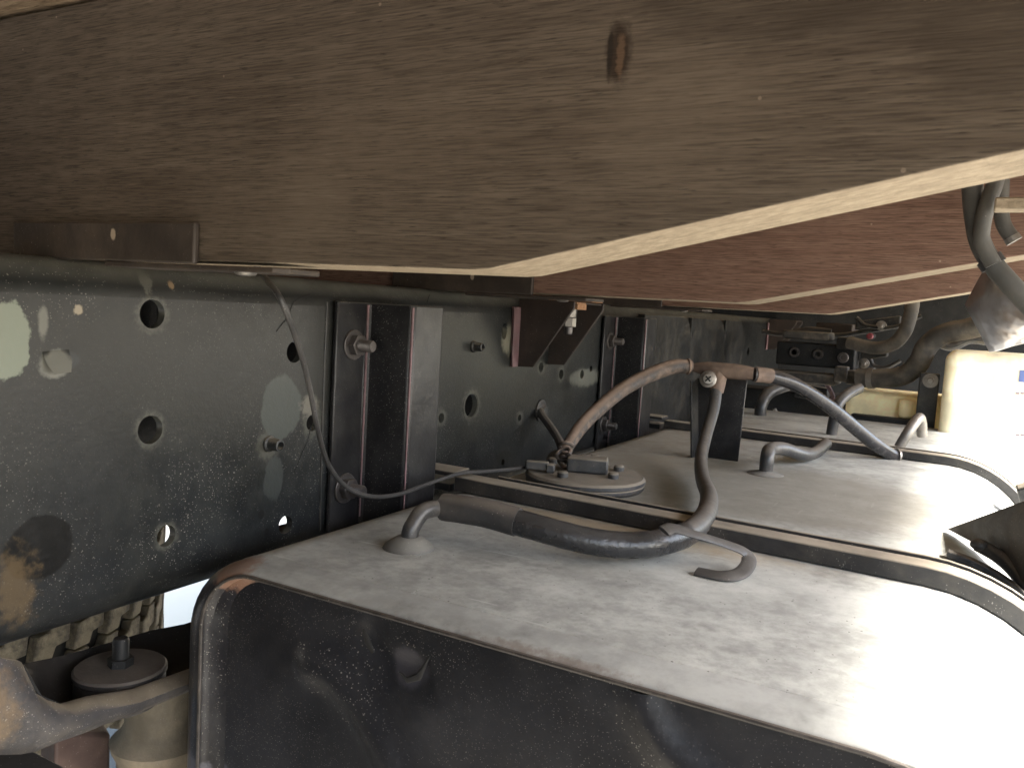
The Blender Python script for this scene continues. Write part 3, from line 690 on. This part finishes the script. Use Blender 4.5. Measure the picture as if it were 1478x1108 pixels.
for k, (pa, pb) in enumerate((((1236, 470), (1300, 462)), ((1244, 512), (1282, 506)), ((1150, 562), (1196, 570)))):
    b = MB(); A = at(*pa, 'y', 1.88); B = at(*pb, 'y', 1.88); b.obox((A + B) / 2, (B - A) / 2, V((0, .02, 0)), V((0, 0, .009 + .003 * k))); b.build('support_arm', STEEL, cm, bevel=.002)
for k, pts_ in enumerate((((1100, 575), (1108, 566), (1122, 561), (1140, 560)), ((1118, 590), (1124, 602), (1130, 612), (1133, 624)), ((1192, 553), (1200, 566), (1204, 580), (1212, 588)), ((1236, 458), (1252, 470), (1290, 472), (1330, 456)), ((1345, 490), (1372, 500), (1400, 490), (1425, 492)), ((1100, 478), (1130, 482), (1165, 475), (1200, 478)), ((1255, 515), (1262, 528), (1280, 530), (1300, 520)))):
    P = curve([at(x, y, 'y', 1.80 + .02 * k) for x, y in pts_], 6); b = MB(); b.tube(P, (.006, .004, .0045, .004, .009, .0055, .004)[k], 10)
    t = thing('thin_pipe', P[0], ('grey stub pipe behind the tank elbow', 'small vertical pipe end under the grey elbow', 'short pinkish-grey pipe left of the cream reservoir', 'thin line curving in the dark above the fat hose', 'dusty pipe end right of the fat hose', 'thin line over the bolted valve block', 'thin wire loop under the slim dark hose')[k], 'pipe'); b.build('tube', (PIPE, ZINC, PINK, STEEL, PIPE, RUBBER, WIRE)[k], t)
for px, py in ((1272, 470), (1247, 524), (1118, 612), (1168, 612)):
    bolt(cm, at(px, py, 'y', 1.86), (0, -1, 0), .006, .008, True, ZINC)
q = at(1256, 485, 'y', 1.78); cap = thing('red_cap', q, 'small red plastic cap on the pipework beyond the tank', 'cap')
b = MB(); b.lathe(q, (0, -1, 0), [(.0065, 0), (.0065, .008), (.005, .011), (.001, .0115)], 16); b.build('cap_body', RED, cap, bevel=.0005)
b = MB(); b.lathe(q + V((0, 0, 0)), (0, 1, 0), [(.006, .0), (.006, .05)], 12); b.build('neck', DARK, cap)
DHOSE = painted('dust_caked_hose', (.030, .028, .025), (.25, .215, .17), .6, .8, .55, .2, bump=.4, big=-1, mottle=9)
hose('coolant_hose', [at(1318, 430, 'y', 1.72), at(1314, 455, 'y', 1.72), at(1305, 480, 'y', 1.72), at(1288, 497, 'y', 1.73), at(1262, 502, 'y', 1.74), at(1225, 494, 'y', 1.76)], .0125, DHOSE, 'slim dark hose bending down from under the farthest beam')
h, P = hose('coolant_hose', [at(1440, 462, 'y', 1.66), at(1400, 474, 'y', 1.67), at(1362, 482, 'y', 1.68), at(1338, 500, 'y', 1.69), at(1325, 525, 'y', 1.70), at(1303, 542, 'y', 1.71), at(1270, 546, 'y', 1.72), at(1238, 545, 'y', 1.73)], .0185, DHOSE, 'fat grey-brown S-shaped hose beside the white container', seg=18)
b = MB(); b.tube([P[-7], P[-5]], .0200, 18); b.build('hose_clamp', ZINC, h)
bc = thing('cream_reservoir', at(1280, 610, 'y', 1.72), 'cream plastic reservoir between the fat hose and the tank end', 'container')
b = MB(); A = at(1222, 562, 'y', 1.72); B = at(1372, 625, 'y', 1.72); b.box((A.x, 1.72, B.z - .03), (B.x, 1.86, A.z)); b.build('body', CREAM, bc, bevel=.012, seg=4)
b = MB(); A = at(1298, 575, 'y', 1.70); B = at(1322, 606, 'y', 1.70); b.box((A.x, 1.70, B.z), (B.x, 1.74, A.z)); b.build('moulded_step', CREAM, bc, bevel=.008, seg=3)
b = MB(); A = at(1228, 597, 'y', 1.69); B = at(1330, 618, 'y', 1.69); b.box((A.x, 1.69, B.z), (B.x, 1.717, A.z)); b.build('support_bar', DARK, bc, bevel=.003)
kb = thing('flat_bracket', at(1342, 630, 'y', 1.66), 'flat black upright bracket with one bolt, left of the white container', 'bracket')
A = at(1328, 537, 'y', 1.66); A2 = at(1357, 540, 'y', 1.66); B2 = at(1347, 632, 'y', 1.66); B = at(1318, 630, 'y', 1.66)
b = MB(); b.prism([A, A2, B2, B], (0, .006, 0)); b.build('plate', STEEL, kb, bevel=.002)
bolt(kb, at(1343, 549, 'y', 1.66), (0, -1, 0), .0075, .008, True, ZINC)
wr = thing('white_container', at(1440, 640, 'y', 1.60), 'bright white plastic container with yellowish edge at the right margin', 'container')
A = at(1366, 505, 'y', 1.60); B = at(1380, 650, 'y', 1.60)
b = MB(); b.box((A.x, 1.60, B.z - .05), (A.x + .30, 1.80, A.z)); b.build('body', WHITE, wr, bevel=.018, seg=5)
n = N('blue_print'); n.b.inputs['Base Color'].default_value = (.12, .17, .38, 1); PRINT = n.m
n = N('grey_print'); n.b.inputs['Base Color'].default_value = (.25, .2, .22, 1); GPRINT = n.m
b = MB(); A = at(1472, 534, 'y', 1.60); B = at(1496, 553, 'y', 1.60); b.box((A.x, 1.5985, B.z), (B.x, 1.5995, A.z)); b.build('blue_print', PRINT, wr, bevel=.0004)
for y0 in (566, 626):
    b = MB(); 
    for k in range(5):
        A = at(1466 + k * 7, y0, 'y', 1.60); B = at(1471 + k * 7, y0 + 3, 'y', 1.60); b.box((A.x, 1.5985, B.z), (B.x, 1.5995, A.z))
    b.build('small_print', GPRINT, wr)

# ------------------------------------------------------------------ right-hand side: cables, silver shield, dark bracket
def cable(pts, r, label, mat=RUBBER):
    P = curve(pts, 8); t = thing('hanging_cable', P[0], label, 'cable', 'cables hanging under the right end of the beams'); b = MB(); b.tube(P, r, 12); b.build('sheath', mat, t); return t, P
CAB = painted('grey_green_cable', (.050, .049, .045), (.20, .18, .15), .5, .5, .3, .1, bump=.3)
t, P = cable([at(1402, 235, 'y', .60), at(1404, 275, 'y', .60), at(1407, 310, 'y', .60), at(1415, 350, 'y', .60), at(1432, 380, 'y', .60), at(1460, 412, 'y', .60), at(1500, 455, 'y', .60)], .0062, 'thick grey cable hanging at the right edge and sweeping right', CAB)
b = MB(); b.tube([P[30], P[33]], .0076, 12); b.build('tape_wrap', WIRE, t)
cable([at(1440, 235, 'y', .592), at(1436, 265, 'y', .592), at(1426, 292, 'y', .592), at(1418, 325, 'y', .592), at(1418, 352, 'y', .592), at(1434, 382, 'y', .592)], .0048, 'thinner cable joining the thick cable at the right edge', CAB)
t, P = cable([at(1446, 260, 'y', .66), at(1445, 300, 'y', .66), at(1449, 325, 'y', .66), at(1462, 345, 'y', .66)], .0048, 'short hooked cable end in front of the middle beam at the right edge', CAB)
b = MB(); b.lathe(P[-1], (P[-1] - P[-2]), [(.0052, -.002), (.0052, .002), (.0035, .0022), (.003, 0)], 14); b.build('cable_end', ZINC, t)
bt = thing('pale_batten', at(1450, 275, 'y', .52), 'pale wooden batten at the right edge behind the near beam', 'batten')
A = at(1440, 266, 'y', .52); B = at(1520, 284, 'y', .52); b = MB(); b.box((A.x, .567, B.z), (.68, .585, A.z)); b.build('strip', RAW, bt, bevel=.001)
sh = thing('silver_shield', at(1430, 505, 'y', .78), 'shiny silver sheet-metal shield hanging at the right edge under the beams', 'shield')
n = N('silver_sheet'); n.put(n.b.inputs['Base Color'], n.mix(n.ramp(n.noise(30, 5), .45, .7), (.50, .50, .52), (.33, .28, .24))); n.b.inputs['Metallic'].default_value = .8; n.b.inputs['Roughness'].default_value = .3
n.put(n.b.inputs['Normal'], n.bump(n.noise(22, 3), .8, .01)); SILV = n.m
b = MB(); top = [(1418, 392, .76), (1432, 398, .74), (1450, 410, .73), (1500, 440, .73)]; midp = [(1392, 440, .80), (1420, 450, .765), (1450, 462, .755), (1500, 480, .75)]; bot = [(1428, 508, .80), (1440, 506, .785), (1458, 500, .775), (1500, 490, .77)]
def lerp3(a_, b_, t): return tuple(a_[i] + (b_[i] - a_[i]) * t for i in range(3))
rings = []
for k in range(9):
    t = k / 8; row = [lerp3(x, y_, t * 2) if t < .5 else lerp3(y_, z_, t * 2 - 1) for x, y_, z_ in zip(top, midp, bot)]
    row = [at(p[0], p[1], 'y', p[2] - .012 * math.sin(math.pi * t)) for p in row]
    rings.append(row + [q + V((.001, .003, 0)) for q in row[::-1]])
b.loft(rings); b.build('sheet', SILV, sh, ang=70)
BRK = painted('dusty_brown_bracket', (.028, .024, .021), (.16, .135, .11), .5, .7, .6, .6)
db = thing('dark_bracket', at(1450, 790, 'y', .75), 'dark pointed steel bracket lying over the right shoulder of the tank', 'bracket')
A = at(1366, 763, 'z', .037); B = at(1478, 722, 'y', .715); C_ = at(1478, 842, 'y', .700); D = at(1420, 792, 'y', .752)
ext = V((.020, -.075, .0))
b = MB(); pts = [A, D, C_, C_ + ext - V((0, 0, .02)), B + ext + V((0, 0, .012)), B]
b.prism(pts, (.004, .002, 0)); b.build('gusset', BRK, db, bevel=.001)
b = strap_mesh([(-.004, .0005), (-.004, .006), (.006, .006), (.006, .0005)], .712, -.05, 13); b.build('hold_down_band', PIPE, db, bevel=.001)
b = MB(); b.tube(curve([at(1412, 786, 'y', .735), at(1440, 802, 'y', .725), at(1465, 825, 'y', .715), at(1500, 870, 'y', .70)], 6), .0055, 12); b.build('rod', PIPE, db)
b = MB(); b.sphere(at(1414, 786, 'y', .73), .006, (1.2, 1, .8)); b.build('weld_bead', PIPE, db)
fb = thing('strap_fitting', at(1475, 720, 'y', 1.02), 'dark fitting at the right end of the far strap', 'fitting')
A = at(1467, 706, 'y', 1.02); b = MB(); b.prism([A, at(1478, 745, 'y', 1.02), at(1520, 760, 'y', 1.02), at(1520, 690, 'y', 1.02)], (0, .03, 0)); b.build('lug', STEEL, fb, bevel=.002)

# ------------------------------------------------------------------ lower left: spring bracket, rubber mount, casting, wheel
sb = thing('spring_bracket', (.0, .33, -.09), 'dark rounded steel bracket cup below the rail, lower left corner', 'bracket')
SPB = painted('rusty_dusty_bracket', (.018, .018, .021), (.26, .215, .15), .5, .6, .14, 1.4, patches=[((.0, -.09, .055), (.04, .025, .03), (.2, .13, .06), 1.1, 110, .4, .4)], bump=.4)
fr = [(-60, 930), (5, 950), (31, 955), (52, 1000), (72, 1012), (95, 1018), (133, 1007), (196, 997), (266, 972), (330, 950)]
lo_ = [(-60, 1088), (0, 1089), (30, 1088), (52, 1084), (85, 1070), (119, 1054), (140, 1044), (168, 1032), (266, 991), (330, 964)]
b = MB(); rings = []
for (p, q) in zip(fr, lo_):
    a_ = at(*p, 'x', .012); c_ = at(*q, 'x', .004)
    mid = (a_ + c_) / 2 + V((.010, 0, -.002)); low = c_ + V((-.012, 0, -.002)); 
    a2 = a_ + V((-.005, 0, .0)); m2 = mid + V((-.006, 0, 0)); c2 = low + V((0, 0, .005))
    rings.append([a_, (a_ + mid) / 2 + V((.004, 0, 0)), mid, (mid + c_) / 2 + V((.002, 0, -.002)), c_, low, c2, m2, a2])
b.loft(rings); b.build('outer_wall', SPB, sb, ang=60)
b = MB(); rings = []
back = [(34, 957), (80, 948), (119, 938), (160, 926), (215, 910), (266, 900), (330, 880)]
front = [(34, 958), (60, 1003), (95, 1018), (133, 1007), (196, 997), (266, 972), (330, 950)]
for p, q in zip(front, back):
    a_ = at(*p, 'x', .008); c_ = at(*q, 'x', -.075); row = []
    for k in range(9):
        t = k / 8; row.append(a_.lerp(c_, t) + V((0, 0, -.030 * math.sin(math.pi * t) * (0.15 if p[0] < 40 else 1))))
    rings.append(row + [v + V((0, 0, -.003)) for v in row[::-1]])
b.loft(rings); b.build('cup', DARK, sb, ang=60)
mt = thing('rubber_mount', (-.028, .362, -.085), 'round black rubber mount with upright stud sitting in the bracket cup', 'mount')
mc = V((-.028, .362, -.060)); b = MB(); b.lathe(mc, (0, 0, -1), [(.001, -.0005), (.029, 0), (.0305, .0015), (.0305, .004), (.029, .006), (.0295, .009), (.0295, .018), (.026, .026)], 36); b.build('cushion', RUBBER, mt)
b = MB(); b.lathe(mc, (0, 0, 1), [(.0055, -.001), (.0055, .018), (.0045, .020), (.001, .0202)], 16); b.build('stud', DARK, mt)
b = MB(); b.loft([hexpts(mc + V((0, 0, .0004)), (0, 0, 1), .0085), hexpts(mc + V((0, 0, .006)), (0, 0, 1), .0085)]); b.build('nut', DARK, mt)
ca = thing('axle_casting', at(225, 1108, 'x', -.04), 'beige dusty cast housing under the bracket, left of the tank front', 'casting')
CAST = painted('beige_dusty_casting', (.10, .085, .06), (.27, .225, .16), .75, .9, .8, .3, bump=.6)
cc = at(232, 1060, 'x', -.045); b = MB()
b.lathe(cc + V((0, 0, -.16)), (0, 0, 1), [(.030, 0), (.030, .13), (.031, .146), (.035, .155), (.036, .159), (.030, .164), (.026, .172), (.024, .20), (.001, .201)], 32); b.build('housing', CAST, ca)
rb = thing('leaf_clamp', at(120, 1108, 'x', -.10), 'reddish-brown steel block under the bracket, bottom left', 'steel block')
A = at(79, 1058, 'x', -.10); B = at(160, 1058, 'x', -.10); b = MB(); b.prism([A, B, B + V((-.05, .02, 0)), A + V((-.05, .02, 0))], (0, 0, -.2)); b.build('block', painted('red_brown_block', (.050, .030, .025), (.13, .09, .068), .7, .5, .5, .2), rb, bevel=.003)
ls = thing('leaf_spring', (-.02, .2, -.15), 'black leaf spring pack in the shadow at the bottom left corner', 'leaf spring')
for k in range(5):
    b = MB(); z = -.098 - k * .0135; b.box((-.075, -.25, z - .0125), (-.002 if k < 4 else -.004, .305 - k * .012, z)); b.build('leaf', DARK, ls, bevel=.0015)
# spare wheel slung flat under the frame, seen through the gap over the cup
wc = V((-.735, .515, -.235)); wl = thing('spare_wheel', wc, 'dusty beige tyre with blocky tread glimpsed in the gap under the rail, lower left', 'wheel')
TYRE = painted('dusty_tyre_rubber', (.035, .033, .029), (.27, .245, .185), .8, .9, 1.0, .2, bump=.5)
b = MB(); W = .11; RW = .345
b.lathe(wc, (0, 0, 1), [(.19, -W), (RW - .06, -W - .012), (RW - .022, -W), (RW - .009, -W + .02), (RW - .007, 0), (RW - .009, W - .02), (RW - .022, W), (RW - .06, W + .012), (.19, W)], 72, caps=False); b.build('tyre', DARK, wl)
b = MB(); b.lathe(wc, (0, 0, 1), [(.19, -W), (.19, -W + .03), (.05, -W + .05), (.05, W - .05), (.19, W - .03), (.19, W)], 40, caps=False); b.build('rim', STEEL, wl)
blk = None; nb = 44
for j, zz in enumerate((-.088, -.044, 0, .044, .088)):
    for k in range(nb):
        a_ = 2 * math.pi * (k + .5 * (j % 2)) / nb
        if not 0 < (math.degrees(a_) + 120) % 360 < 175: continue      # only the side that the gap can show
        if blk is None:
            b = MB(); s_ = .0208
            b.prism([(RW - .009, -.0235, -s_), (RW - .009, -.018, s_ * .4), (RW - .009, -.004, s_ * .5), (RW - .009, .002, s_), (RW - .009, .0225, s_), (RW - .009, .020, -s_ * .3), (RW - .009, .004, -s_ * .4), (RW - .009, -.001, -s_)], (.014, 0, 0))
            blk = b.build('tread_block', TYRE, None, bevel=.0015); o = blk
        else: o = blk.copy(); COL.objects.link(o)
        o.parent = wl; o.location = (0, 0, zz); o.rotation_euler = (0, 0, a_)

for o in bpy.data.objects:
    if '_b' in o.keys(): del o['_b']
